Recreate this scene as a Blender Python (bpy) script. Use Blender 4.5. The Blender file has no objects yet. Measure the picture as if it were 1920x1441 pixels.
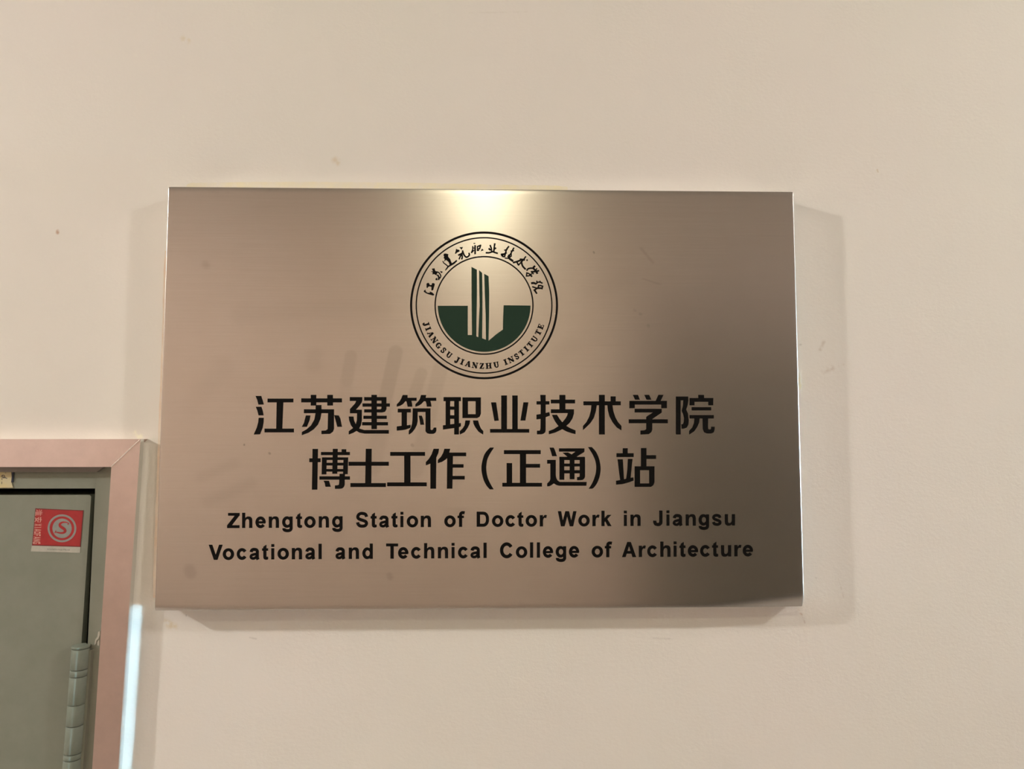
import bpy, bmesh, math, random
from mathutils import Vector, Matrix

C = bpy.context.scene.collection
SC = bpy.context.scene
random.seed(4)

# ------------------------------------------------------------------ camera, light, exposure
Z0 = 2.15                      # height of the plaque's centre
PD = 0.025                     # plaque depth
F = 1350.0
CAM_P = Vector((0.0114, -0.6780 - PD, -0.0345 + Z0))
cam_rot = Matrix.Rotation(-0.0230, 3, 'Z') @ Matrix.Rotation(-0.0003, 3, 'Y') @ Matrix.Rotation(1.6364, 3, 'X')
cd = bpy.data.cameras.new('camera')
cd.sensor_fit = 'HORIZONTAL'
cd.sensor_width = 36
cd.lens = F * 36 / 1920
cd.clip_start = 0.01
cam = bpy.data.objects.new('camera', cd)
cam.matrix_world = Matrix.Translation(CAM_P) @ cam_rot.to_4x4()
C.objects.link(cam)
SC.camera = cam

w = bpy.data.worlds.new('world')
SC.world = w
w.use_nodes = True
w.node_tree.nodes['Background'].inputs[0].default_value = (0.5, 0.5, 0.5, 1)
w.node_tree.nodes['Background'].inputs[1].default_value = 0.0

SC.view_settings.view_transform = 'Standard'
SC.view_settings.look = 'None'
SC.view_settings.gamma = 1
SC.view_settings.use_curve_mapping = False
SC.view_settings.exposure = 0.67
SC.cycles.blur_glossy = 0.0
SC.cycles.max_bounces = 12
SC.cycles.diffuse_bounces = 8
SC.cycles.sample_clamp_indirect = 60.0

CEIL = 3.15                    # ceiling height
LY = -1.07                     # the row of downlights runs down the corridor here
LCOL = (0.99, 0.965, 0.925)
def area(name, loc, size, power, col, rot=(0, 0, 0), shape='DISK'):
    ld = bpy.data.lights.new(name, 'AREA')
    ld.shape = shape; ld.size = size
    ld.energy = power; ld.color = col
    o = bpy.data.objects.new(name, ld); o.location = loc; o.rotation_euler = rot
    C.objects.link(o); return o
def globe(name, loc, r, power, col):
    ld = bpy.data.lights.new(name, 'POINT')
    ld.shadow_soft_size = r; ld.energy = power; ld.color = col
    o = bpy.data.objects.new(name, ld); o.location = loc; C.objects.link(o); return o
# two bulbs further along the corridor throw the long slanting shadows; a weaker downlight hangs opposite the plaque
LAMPS = [(-2.27, LY, 57.0), (1.71, LY, 27.0), (-0.03, -1.83, 4.2)]
for lx, ly, p in LAMPS[:2]: globe('bulb_light', (lx, ly, CEIL - 0.10), 0.05, p, LCOL)
area('downlight_light', (LAMPS[2][0], LAMPS[2][1], CEIL - 0.012), 0.11, LAMPS[2][2], (1.0, 0.96, 0.70))
# daylight shining down the corridor from a small far opening on the right: it only grazes this wall
DAY = Vector((6.9, -0.042, 1.955))
dl = area('daylight', DAY, 0.06, 5.5, (0.45, 0.78, 1.0))
dl.rotation_euler = (Vector((-0.35, -0.01, 1.93)) - DAY).to_track_quat('-Z', 'Y').to_euler()
dl.data.spread = math.radians(14)

# ------------------------------------------------------------------ pixel -> point on a plane y = Y
def at(px, py, Y=-PD):
    d = cam_rot @ Vector(((px - 960) / F, (720.5 - py) / F, -1))
    t = (Y - CAM_P.y) / d.y
    return CAM_P + d * t

# ------------------------------------------------------------------ materials
def mat(name, col, rough=0.5, metal=0.0, spec=0.5):
    m = bpy.data.materials.new(name); m.use_nodes = True
    b = m.node_tree.nodes['Principled BSDF']
    b.inputs['Base Color'].default_value = (*col, 1)
    b.inputs['Roughness'].default_value = rough
    b.inputs['Metallic'].default_value = metal
    b.inputs['Specular IOR Level'].default_value = spec
    return m
class NT:
    def __init__(s, m): s.m = m; s.t = m.node_tree; s.b = s.t.nodes['Principled BSDF']
    def n(s, typ, **k):
        x = s.t.nodes.new(typ)
        for a, v in k.items(): setattr(x, a, v)
        return x
    def l(s, a, b): s.t.links.new(a, b)
    def val(s, sock, v):
        if isinstance(v, (int, float, tuple)): sock.default_value = v
        else: s.l(v, sock)
    def math(s, op, a, b=0.0, c=0.0, clamp=False):
        x = s.n('ShaderNodeMath', operation=op, use_clamp=clamp)
        for i, v in enumerate((a, b, c)): s.val(x.inputs[i], v)
        return x.outputs[0]
    def coords(s):
        tc = s.n('ShaderNodeTexCoord'); return tc.outputs['Object']
    def noise(s, vec, scale, detail=3, rough=0.5, sc=(1, 1, 1)):
        mp = s.n('ShaderNodeMapping'); s.l(vec, mp.inputs[0]); mp.inputs['Scale'].default_value = sc
        x = s.n('ShaderNodeTexNoise'); s.l(mp.outputs[0], x.inputs['Vector'])
        x.inputs['Scale'].default_value = scale; x.inputs['Detail'].default_value = detail; x.inputs['Roughness'].default_value = rough
        return x.outputs['Fac']
    def ramp(s, f, a, b, lo=0.0, hi=1.0):
        x = s.n('ShaderNodeMapRange'); s.val(x.inputs[0], f)
        x.inputs[1].default_value = a; x.inputs[2].default_value = b; x.inputs[3].default_value = lo; x.inputs[4].default_value = hi
        return x.outputs[0]
    def mix(s, f, a, b):
        x = s.n('ShaderNodeMix', data_type='RGBA'); s.val(x.inputs[0], f)
        s.val(x.inputs[6], a if not isinstance(a, tuple) else (*a, 1)); s.val(x.inputs[7], b if not isinstance(b, tuple) else (*b, 1))
        return x.outputs[2]
    def bump(s, h, strength, dist):
        x = s.n('ShaderNodeBump'); s.l(h, x.inputs['Height']); x.inputs['Strength'].default_value = strength; x.inputs['Distance'].default_value = dist
        s.l(x.outputs[0], s.b.inputs['Normal']); return x
    def seg(s, vec, a, b, r, soft):
        """1 inside a capsule from a to b in the x-z plane, fading over soft"""
        sx = s.n('ShaderNodeSeparateXYZ'); s.l(vec, sx.inputs[0]); X, Z = sx.outputs[0], sx.outputs[2]
        dx, dz = b[0] - a[0], b[1] - a[1]; L2 = dx * dx + dz * dz
        px = s.math('SUBTRACT', X, a[0]); pz = s.math('SUBTRACT', Z, a[1])
        if L2 > 1e-10:
            t = s.math('ADD', s.math('MULTIPLY', px, dx / L2), s.math('MULTIPLY', pz, dz / L2), clamp=True)
            px = s.math('SUBTRACT', px, s.math('MULTIPLY', t, dx)); pz = s.math('SUBTRACT', pz, s.math('MULTIPLY', t, dz))
        d = s.math('SQRT', s.math('ADD', s.math('MULTIPLY', px, px), s.math('MULTIPLY', pz, pz)))
        x = s.n('ShaderNodeMapRange', interpolation_type='SMOOTHERSTEP'); s.l(d, x.inputs[0])
        for i, q in enumerate((max(0, r - soft * .3), r + soft * 1.3, 1.0, 0.0)): x.inputs[i + 1].default_value = q
        return x.outputs[0]

WALLC = (0.80, 0.76, 0.69)
def wall_mat(name, marks):
    m = mat(name, WALLC, 0.7, 0, 0.25); n = NT(m); v = n.coords()
    col = n.mix(n.ramp(n.noise(v, 2.2, 3), 0.35, 0.65), (0.81, 0.755, 0.695), (0.795, 0.765, 0.685))
    if marks:
        wob = n.noise(v, 160, 3)
        for (px, py, qx, qy, r, soft, c, k) in marks:
            a = at(px, py, 0); b = at(qx, qy, 0)
            msk = n.seg(v, (a.x, a.z), (b.x, b.z), r, soft)
            f = n.math('MULTIPLY', n.math('MULTIPLY', msk, n.ramp(wob, 0.38, 0.6)), k, clamp=True)
            col = n.mix(f, col, c)
    n.l(col, n.b.inputs['Base Color'])
    h = n.math('ADD', n.noise(v, 260, 4, 0.6, (1, 1, 1.3)), n.math('MULTIPLY', n.noise(v, 45, 3), 1.3))
    n.bump(h, 0.32, 0.0005)
    return m
MARKS = [(108, 433, 108, 436, .0008, .0015, (.52, .33, .22), .9), (628, 300, 634, 304, .001, .004, (.66, .55, .38), .6),
         (345, 72, 352, 76, .001, .004, (.7, .6, .4), .5), (1645, 318, 1646, 322, .0004, .0008, (.6, .5, .35), .7),
         (1538, 655, 1545, 640, .0004, .002, (.55, .45, .35), .45), (1545, 695, 1560, 690, .0008, .003, (.55, .42, .33), .4),
         (1575, 685, 1580, 682, .0005, .002, (.55, .42, .33), .4), (1500, 646, 1502, 646, .0004, .001, (.4, .35, .3), .5),
         (1572, 1084, 1582, 1120, .0002, .0008, (.5, .42, .34), .3), (1530, 1083, 1531, 1084, .0003, .0008, (.4, .35, .3), .6),
         (1497, 1144, 1503, 1152, .0004, .0012, (.60, .40, .28), .8), (1503, 1150, 1509, 1167, .0002, .0006, (.50, .36, .28), .9),
         (312, 1166, 325, 1174, .001, .004, (.66, .52, .28), .6), (349, 1152, 349, 1158, .0002, .0004, (.3, .26, .24), .9),
         (1225, 1196, 1262, 1197, .0002, .001, (.5, .45, .4), .35), (468, 1195, 480, 1197, .0002, .001, (.5, .45, .4), .4),
         (880, 24, 1000, 22, .0002, .0008, (.6, .55, .45), .2), (255, 812, 262, 818, .001, .003, (.9, .88, .7), .9)]
M_wall = wall_mat('wall_paint', MARKS)
M_wall2 = mat('corridor_paint', (0.66, 0.53, 0.45), 0.7, 0, 0.2)
M_ceil = mat('ceiling_paint', (0.48, 0.47, 0.45), 0.8)
def floor_mat():
    m = mat('floor_tiles', (0.42, 0.37, 0.31), 0.35); n = NT(m); v = n.coords()
    br = n.n('ShaderNodeTexBrick'); n.l(v, br.inputs['Vector']); br.offset = 0
    br.inputs['Scale'].default_value = 1; br.inputs['Brick Width'].default_value = 0.6; br.inputs['Row Height'].default_value = 0.6
    br.inputs['Mortar Size'].default_value = 0.004
    br.inputs['Color1'].default_value = (.64, .61, .58, 1); br.inputs['Color2'].default_value = (.68, .65, .62, 1); br.inputs['Mortar'].default_value = (.2, .18, .15, 1)
    n.l(br.outputs['Color'], n.b.inputs['Base Color']); return m
M_floor = floor_mat()
M_dark = mat('dark_door_paint', (0.085, 0.075, 0.050), 0.5)

# brushed stainless steel: grain runs along x, so the highlight is drawn out along z
def steel(name, col, rough, aniso, plaque=False, rot=0.0, bs=0.15):
    m = mat(name, col, rough, 1.0); n = NT(m); v = n.coords()
    tg = n.n('ShaderNodeTangent', direction_type='UV_MAP'); tg.uv_map = 'grain'
    n.l(tg.outputs[0], n.b.inputs['Tangent'])
    n.b.inputs['Anisotropic'].default_value = aniso
    sc = (1, 1, 1)
    g = n.noise(v, 60, 4, 0.7, (0.25, 1, 26) if plaque else (1, 1, 1))
    g2 = n.noise(v, 260, 3, 0.7, (0.12, 1, 9) if plaque else (1, 1, 1))
    cl = n.noise(v, 9, 4, 0.55)
    base = n.mix(n.ramp(g, 0.3, 0.7), tuple(c * 0.96 for c in col), tuple(min(1, c * 1.05) for c in col))
    base = n.mix(n.ramp(cl, 0.35, 0.7, 0, 0.5), base, tuple(c * k for c, k in zip(col, (0.93, 0.90, 0.87))))
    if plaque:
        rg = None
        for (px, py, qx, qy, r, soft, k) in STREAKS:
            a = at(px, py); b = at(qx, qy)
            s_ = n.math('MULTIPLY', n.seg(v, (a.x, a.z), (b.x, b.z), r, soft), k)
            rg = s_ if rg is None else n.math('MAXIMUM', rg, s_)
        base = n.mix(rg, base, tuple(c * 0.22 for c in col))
        n.bump(g2, bs, 0.00002)
    n.l(base, n.b.inputs['Base Color'])
    return m
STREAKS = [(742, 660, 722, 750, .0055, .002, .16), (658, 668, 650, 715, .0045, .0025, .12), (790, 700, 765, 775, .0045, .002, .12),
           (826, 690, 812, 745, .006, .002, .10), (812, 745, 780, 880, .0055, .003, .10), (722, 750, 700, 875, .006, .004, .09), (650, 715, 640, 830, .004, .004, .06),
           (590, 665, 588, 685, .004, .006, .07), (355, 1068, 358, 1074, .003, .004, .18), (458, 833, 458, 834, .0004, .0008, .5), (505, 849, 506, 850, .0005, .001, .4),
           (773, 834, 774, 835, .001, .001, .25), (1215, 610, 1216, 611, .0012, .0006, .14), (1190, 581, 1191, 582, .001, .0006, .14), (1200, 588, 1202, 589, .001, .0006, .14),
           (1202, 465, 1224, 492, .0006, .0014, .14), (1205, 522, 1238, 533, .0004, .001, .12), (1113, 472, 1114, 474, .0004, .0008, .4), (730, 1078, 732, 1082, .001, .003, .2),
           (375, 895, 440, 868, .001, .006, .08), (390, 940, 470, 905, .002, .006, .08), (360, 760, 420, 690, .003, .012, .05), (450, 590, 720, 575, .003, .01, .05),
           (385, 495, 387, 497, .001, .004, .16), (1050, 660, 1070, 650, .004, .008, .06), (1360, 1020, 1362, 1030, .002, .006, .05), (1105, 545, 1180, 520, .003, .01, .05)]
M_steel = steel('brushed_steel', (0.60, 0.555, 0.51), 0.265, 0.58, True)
M_case = steel('door_casing_steel', (0.71, 0.58, 0.53), 0.42, 0.3)
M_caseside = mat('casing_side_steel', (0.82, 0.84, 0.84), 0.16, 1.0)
M_black = mat('black_paint', (0.003, 0.0025, 0.002), 0.6, 0, 0.12)
M_green = mat('green_paint', (0.014, 0.040, 0.024), 0.5, 0, 0.2)
def grime(name, c1, c2, rough, scale=30, spec=0.4):
    m = mat(name, c1, rough, 0, spec); n = NT(m); v = n.coords()
    n.l(n.mix(n.ramp(n.noise(v, scale, 4, .6), .35, .7), c1, c2), n.b.inputs['Base Color'])
    n.bump(n.noise(v, 300, 3), 0.3, 0.0003)
    return m
M_door = grime('door_paint', (0.25, 0.26, 0.21), (0.22, 0.235, 0.185), 0.45)
M_hinge = grime('hinge_paint', (0.24, 0.265, 0.22), (0.21, 0.24, 0.19), 0.5, 60, 0.25)
M_seal = grime('old_sealant', (0.80, 0.73, 0.52), (0.78, 0.73, 0.64), 0.6, 60)
M_seal2 = grime('tan_sealant', (0.76, 0.60, 0.46), (0.79, 0.71, 0.60), 0.5, 60)
M_void = mat('dark_gap', (0.004, 0.004, 0.003), 0.9, 0, 0.1)
M_red = grime('red_print', (0.42, 0.030, 0.032), (0.34, 0.028, 0.03), 0.35, 120)
M_redd = mat('dark_red_print', (0.16, 0.02, 0.02), 0.4)
M_silver = grime('silver_print', (0.30, 0.31, 0.28), (0.25, 0.27, 0.26), 0.35, 200)
M_pink = mat('pale_print', (0.62, 0.33, 0.27), 0.5)
M_white = grime('white_print', (0.50, 0.48, 0.41), (0.42, 0.41, 0.35), 0.5, 150)
M_paper = grime('yellowed_paper', (0.62, 0.52, 0.28), (0.60, 0.54, 0.36), 0.6, 80)
M_ink = mat('ink', (0.04, 0.04, 0.06), 0.6)
M_blue = mat('dark_blue_ink', (0.02, 0.025, 0.05), 0.5)
M_lens = mat('lamp_rim', (0.8, 0.8, 0.78), 0.4)

# ------------------------------------------------------------------ mesh helpers
def link(name, me, m, parent=None):
    me.materials.append(m)
    o = bpy.data.objects.new(name, me); C.objects.link(o)
    if parent: o.parent = parent
    return o
def new_mesh(name, V, Fc):
    me = bpy.data.meshes.new(name); me.from_pydata([tuple(v) for v in V], [], Fc); me.update(); return me
def prism(V, Fc, pts, y0, y1):
    """outline given as points (x, z) -> front face at y1 (towards the room), back at y0"""
    n = len(pts)
    a = sum(pts[i][0] * pts[(i + 1) % n][1] - pts[(i + 1) % n][0] * pts[i][1] for i in range(n))
    if a < 0: pts = pts[::-1]
    b = len(V)
    V += [(p[0], y1, p[1]) for p in pts] + [(p[0], y0, p[1]) for p in pts]
    Fc.append(list(range(b, b + n)))
    for i in range(n):
        j = (i + 1) % n
        Fc.append([b + i, b + n + i, b + n + j, b + j])
def ribbon(path, w):
    """outline of a stroke of width w (number or list) along path"""
    n = len(path); L = []; Rr = []
    for i, p in enumerate(path):
        a = path[max(i - 1, 0)]; c = path[min(i + 1, n - 1)]
        t = Vector((c[0] - a[0], c[1] - a[1])); t.normalize()
        nn = Vector((-t.y, t.x)); k = 1.0
        if 0 < i < n - 1:
            t1 = Vector((p[0] - a[0], p[1] - a[1])).normalized()
            k = 1 / max(0.6, abs(nn.dot(Vector((-t1.y, t1.x)))))
        ww = (w[i] if isinstance(w, (list, tuple)) else w) / 2 * k
        L.append((p[0] + nn.x * ww, p[1] + nn.y * ww)); Rr.append((p[0] - nn.x * ww, p[1] - nn.y * ww))
    return L + Rr[::-1]
def smooth(path, k=5):
    out = []; n = len(path)
    for i in range(n - 1):
        p0 = path[max(i - 1, 0)]; p1 = path[i]; p2 = path[i + 1]; p3 = path[min(i + 2, n - 1)]
        for j in range(k):
            t = j / k
            out.append(tuple(0.5 * (2 * p1[d] + (p2[d] - p0[d]) * t + (2 * p0[d] - 5 * p1[d] + 4 * p2[d] - p3[d]) * t * t + (3 * p1[d] - p0[d] - 3 * p2[d] + p3[d]) * t ** 3) for d in (0, 1)))
    out.append(path[-1]); return out
def arc(cx, cy, rx, ry, a0, a1, n=22):
    return [(cx + rx * math.cos(math.radians(a0 + (a1 - a0) * i / n)), cy + ry * math.sin(math.radians(a0 + (a1 - a0) * i / n))) for i in range(n + 1)]
def box(name, x0, x1, y0, y1, z0, z1, m, parent=None, bevel=0.0):
    bm = bmesh.new(); bmesh.ops.create_cube(bm, size=1)
    for v in bm.verts: v.co = Vector(((x0 + x1) / 2 + v.co.x * (x1 - x0), (y0 + y1) / 2 + v.co.y * (y1 - y0), (z0 + z1) / 2 + v.co.z * (z1 - z0)))
    if bevel: bmesh.ops.bevel(bm, geom=bm.edges[:], offset=bevel, segments=2, affect='EDGES')
    me = bpy.data.meshes.new(name); bm.to_mesh(me); bm.free()
    return link(name, me, m, parent)
def poly_px(name, pts, Y, t, m, parent=None, extra=0.0):
    """a flat piece whose front outline is traced on the plane y=Y, t thick (into the wall)"""
    V = []; Fc = []
    q = [at(px, py, Y) for px, py in pts]
    prism(V, Fc, [(p.x, p.z) for p in q], Y + t, Y)
    return link(name, new_mesh(name, V, Fc), m, parent)
def empty(name, loc, label=None, cat=None, group=None, kind=None):
    o = bpy.data.objects.new(name, None); o.location = loc; o.empty_display_size = 0.05; C.objects.link(o)
    tag(o, label, cat, group, kind); return o
def tag(o, label=None, cat=None, group=None, kind=None):
    if label: o['label'] = label
    if cat: o['category'] = cat
    if group: o['group'] = group
    if kind: o['kind'] = kind
    return o
def adopt(parent):
    """children were built in world space: keep them there under a moved parent"""
    for ch in [o for o in C.objects if o.parent is parent and not o.get('_set')]:
        ch.matrix_parent_inverse = Matrix.Translation(-Vector(parent.location)); ch['_set'] = 1
def add_grain(o, vertical=True):
    """uv map whose u runs along z (or x)"""
    me = o.data; uv = me.uv_layers.new(name='grain')
    for lp in me.loops:
        co = me.vertices[lp.vertex_index].co
        uv.data[lp.index].uv = (co.z + co.y * .37, co.x + co.y * .53) if vertical else (co.x + co.y * .37, co.z + co.y * .53)

# ------------------------------------------------------------------ the corridor
XL, XR, YB = -7.5, 7.5, -2.72
# door opening in the near wall (out of frame on the left)
P_out_t = at(263, 823, -0.014); P_out_b = at(221.6, 1441, -0.014)
def line_x(pa, pb, z): return pa.x + (pb.x - pa.x) * (z - pa.z) / (pb.z - pa.z)
DOOR_L = -1.50
OPEN_T = at(100, 850, 0.0).z           # opening top, hidden behind the casing
def opening_x(z): return line_x(P_out_t, P_out_b, z) - 0.012
V = []; Fc = []
prism(V, Fc, [(XL, 0), (DOOR_L, 0), (DOOR_L, OPEN_T), (opening_x(OPEN_T), OPEN_T), (opening_x(0), 0), (XR, 0), (XR, CEIL), (XL, CEIL)], 0.15, 0.0)
tag(link('wall_front', new_mesh('wall_front', V, Fc), M_wall), kind='structure')
# opposite wall with a recess for a dark door
D2 = (0.64, 2.0, 2.7)
V = []; Fc = []
prism(V, Fc, [(XL, 0), (D2[0], 0), (D2[0], D2[2]), (D2[1], D2[2]), (D2[1], 0), (XR, 0), (XR, CEIL), (XL, CEIL)], YB - 0.15, YB)
tag(link('wall_rear', new_mesh('wall_rear', V, Fc), M_wall2), kind='structure')
tag(box('wall_left', XL - 0.15, XL, YB - 0.15, 0.15, 0, CEIL, M_wall2), kind='structure')
tag(box('wall_right', XR, XR + 0.15, YB - 0.15, 0.15, 0, CEIL, M_wall2), kind='structure')
tag(box('floor', XL - 0.15, XR + 0.15, YB - 0.15, 0.15, -0.1, 0, M_floor), kind='structure')
tag(box('ceiling', XL - 0.15, XR + 0.15, YB - 0.15, 0.15, CEIL, CEIL + 0.1, M_ceil), kind='structure')
tag(box('added_trim_1', XL, D2[0], YB, YB + 0.012, 0, 1.62, mat('added_dado_paint', (0.47, 0.37, 0.31), 0.6)), kind='structure')  # unseen dado, added to darken what the plaque's lower part reflects
d2 = empty('door_2', (1.32, YB, 0), kind='structure')
xm = (D2[0] + D2[1]) / 2
for a, b in ((D2[0] + .06, xm - .002), (xm + .002, D2[1] - .06)):
    box('door_leaf', a, b, YB - 0.09, YB - 0.05, 0.01, D2[2] - .06, M_dark, d2, 0.003)
box('door_jamb', D2[0], D2[0] + .06, YB - 0.12, YB + 0.01, 0, D2[2], M_dark, d2)
box('door_jamb', D2[1] - .06, D2[1], YB - 0.12, YB + 0.01, 0, D2[2], M_dark, d2)
box('door_head', D2[0] + .06, D2[1] - .06, YB - 0.12, YB + 0.01, D2[2] - .06, D2[2], M_dark, d2)
adopt(d2)
LLAB = ['white bulb lamp base on the corridor ceiling, left of the plaque', 'white bulb lamp base on the corridor ceiling, right of the plaque',
        'small round recessed downlight in the ceiling opposite the plaque']
def lathe(name, prof, m, parent=None, loc=(0, 0, 0), n=40):
    V = []; Fc = []
    for r, z in prof: V += [(r * math.cos(2 * math.pi * k / n), r * math.sin(2 * math.pi * k / n), z) for k in range(n)]
    for q in range(len(prof) - 1):
        for k in range(n): Fc.append([q * n + k, q * n + (k + 1) % n, (q + 1) * n + (k + 1) % n, (q + 1) * n + k])
    o = link(name, new_mesh(name, V, Fc), m, parent); o.location = loc; return o
for i, (lx, ly, p) in enumerate(LAMPS):
    if i < 2:
        o = lathe('ceiling_lamp', [(.002, -.03), (.024, -.03), (.024, -.012), (.05, -.008), (.052, 0)], M_lens, None, (lx, ly, CEIL))
        tag(o, LLAB[i], 'ceiling light', 'bulb lamps along the corridor ceiling')
    else:
        o = lathe('ceiling_downlight', [(.056, -.001), (.056, -.008), (.066, -.010), (.078, -.004), (.078, 0)], M_lens, None, (lx, ly, CEIL))
        tag(o, LLAB[i], 'ceiling light')

# ------------------------------------------------------------------ the door at the left
door = empty('door_1', (-0.9, 0.0, 0), kind='structure')
def ext(pa, pb, Y, z):                 # continue a traced edge down to height z
    a = at(*pa, Y); b = at(*pb, Y); t = (z - a.z) / (b.z - a.z); return (a.x + (b.x - a.x) * t, z)
YC = -0.014
o1 = at(263.5, 823, YC); i1 = at(208, 875, YC)
# head: a folded steel strip; the inner lip turns back towards the frame
ztop = at(0, 822, YC).z; zin = at(0, 872.5, YC).z
xl_o, xl_i = DOOR_L - 0.03, DOOR_L + 0.0
V = []; Fc = []
prism(V, Fc, [(xl_o, o1.z), (o1.x, o1.z), (i1.x, i1.z), (xl_i, i1.z)], 0.001, YC)
head = link('casing_head', new_mesh('casing_head', V, Fc), M_case, door); add_grain(head, True)
head['label'] = 'horizontal brushed steel casing above the door, pinkish in the light'
oe = ext((263.5, 823), (221.6, 1441), YC, 0.0); ie = ext((208, 875), (172, 1441), YC, 0.0)
TUCK = 0.0033                          # outer return is straight, then folds in, shaped to throw light on the wall
q4 = [(i1.x + .0004, i1.z), ie, oe, (o1.x, o1.z)]
V = [(x, YC, z) for x, z in q4] + [(oe[0], -.007, oe[1]), (o1.x, -.007, o1.z), (oe[0] - TUCK, 0, oe[1]), (o1.x - TUCK, 0, o1.z), (q4[0][0], 0, q4[0][1]), (ie[0], 0, ie[1])]
Fc = [[0, 1, 2, 3], [3, 2, 4, 5], [5, 4, 6, 7], [1, 0, 8, 9], [0, 3, 5, 7, 8], [1, 9, 6, 4, 2]]
jamb = link('casing_jamb', new_mesh('casing_jamb', V, Fc), M_case, door); add_grain(jamb, False)
jamb['label'] = 'vertical brushed steel casing beside the door, scuffed'
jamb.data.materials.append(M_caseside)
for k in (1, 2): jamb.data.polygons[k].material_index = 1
# mitre seam: a fine raised lip
s0 = at(262, 824, YC); s1 = at(208.5, 874.5, YC)
V = []; Fc = []
prism(V, Fc, ribbon([(s0.x, s0.z), (s1.x, s1.z)], 0.0009), YC, YC - 0.0005)
link('mitre_seam', new_mesh('mitre_seam', V, Fc), M_caseside, door)
V = []; Fc = []
prism(V, Fc, [(xl_o, o1.z), (xl_i, i1.z), (xl_i, 0), (xl_o, 0)], 0.0, YC)
j2 = link('casing_jamb', new_mesh('casing_jamb', V, Fc), M_case, door); add_grain(j2, False)
# painted steel frame behind the casing
YF = -0.002
fj_t = at(180.5, 880, YF); fj_b = at(164.8, 1202, YF)
zt = at(100, 868, YF).z; zg = at(90, 915.5, YF).z
x_r_t = at(212, 860, YF).x
re = ext((212, 860), (176, 1441), YF, 0.0)
je = ext((180.5, 880), (164.8, 1202), YF, 0.0)
V = []; Fc = []
prism(V, Fc, [(x_r_t, zt), (fj_t.x, zt), je, re], 0.05, YF)
link('frame_jamb', new_mesh('frame_jamb', V, Fc), M_door, door)
hx = at(179.6, 900, YF).x
V = []; Fc = []
prism(V, Fc, [(DOOR_L + .03, zt), (hx, zt), (hx, zg), (DOOR_L + .03, zg)], 0.05, YF + .0004)
link('frame_head', new_mesh('frame_head', V, Fc), M_door, door)
box('frame_jamb', DOOR_L, DOOR_L + .03, YF, 0.05, 0, zt, M_door, door)
# lighter bead tucked under the casing head
YBD = -0.006
zb0 = at(90, 884.5, YBD).z
V = []; Fc = []
prism(V, Fc, [(DOOR_L + .03, i1.z + .004), (at(206, 880, YBD).x, i1.z + .004), (at(181, 884.5, YBD).x, zb0), (DOOR_L + .03, zb0)], YF, YBD)
link('frame_bead', new_mesh('frame_bead', V, Fc), mat('primer_paint', (.22, .20, .18), .5), door)
# leaf
YL = 0.001
lt = at(171, 927.5, YL); lb = ext((171, 927.5), (152.8, 1202), YL, 0.01)
V = []; Fc = []
prism(V, Fc, [(DOOR_L + .034, lt.z), (lt.x - .0015, lt.z), (lt.x, lt.z - .0015), lb, (DOOR_L + .034, 0.01)], 0.05, YL)
leaf = link('door_leaf', new_mesh('door_leaf', V, Fc), M_door, door)
leaf['label'] = 'grey green painted steel door leaf'
box('gap_shade', DOOR_L, fj_t.x + .03, 0.052, 0.06, 0, zt, M_void, door)  # near-black sheet behind the leaf, its colour stands for shade in the gap
# barrel hinge: knuckles on a pin
A = at(152, 1209, -0.0065); Bp = at(134.8, 1441, -0.0065)
ax = (Bp - A)
def knuckle(y0, y1, r0, name='knuckle'):
    t0 = (y0 - 1209) / 232; t1 = (y1 - 1209) / 232
    p0 = A + ax * t0; p1 = A + ax * t1
    n = 28; V = []; Fc = []; b = 0.0005
    d = (p1 - p0).normalized()
    rows = [(0.0, r0 - .0012), (0.0002, r0 - b), (b, r0), (1, r0), (2, r0 - b)]
    L = (p1 - p0).length
    for s, r in ((0, r0 - b), (b, r0), (L - b, r0), (L, r0 - b)):
        c = p0 + d * s
        V += [(c.x + r * math.cos(2 * math.pi * k / n), c.y + r * math.sin(2 * math.pi * k / n), c.z) for k in range(n)]
    for s in range(3):
        for k in range(n): Fc.append([s * n + (k + 1) % n, s * n + k, (s + 1) * n + k, (s + 1) * n + (k + 1) % n])
    Fc.append(list(range(n))[::1]); Fc.append([3 * n + k for k in range(n)][::-1])
    me = new_mesh(name, V, Fc)
    for p in me.polygons: p.use_smooth = len(p.vertices) == 4
    return me
hinge = link('hinge', knuckle(1212, 1640, .0055, 'hinge'), M_void, door)
hinge['label'] = 'tall green painted barrel hinge on the door edge'
ys = [1209, 1214, 1253.5, 1266.5, 1319, 1358.5, 1410.5, 1421.5, 1475, 1530, 1580, 1640]
rs = [.0079, .0076, .0077, .0076, .00755, .0076, .0077, .0076, .0076, .0076, .0077]
for k in range(len(ys) - 1):
    link('knuckle', knuckle(ys[k] + (.5 if k else 0), ys[k + 1] - .4, rs[k]), M_hinge, hinge)
hp = [at(158, 1218, -.006), at(172, 1218, -.006), at(156, 1441, -.006), at(140, 1441, -.006)]
V = []; Fc = []
prism(V, Fc, [(p.x, p.z) for p in hp[:2]] + [(p.x, p.z) for p in hp[2:]], YF + .001, -.0065)
link('hinge_plate', new_mesh('hinge_plate', V, Fc), M_door, hinge)
# flaking paint next to the hinge
for q in ([(184, 1184), (187, 1183), (187, 1190), (184.5, 1197), (181, 1200), (178, 1199), (182.5, 1193)], [(178, 1200), (181, 1199), (179.5, 1207), (177, 1209)], [(182.5, 1203), (185.5, 1199), (185.8, 1210), (182, 1209)]):
    poly_px('paint_flake', q, YF - .0008, .0009, M_white, door)
adopt(door); adopt(hinge)

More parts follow.
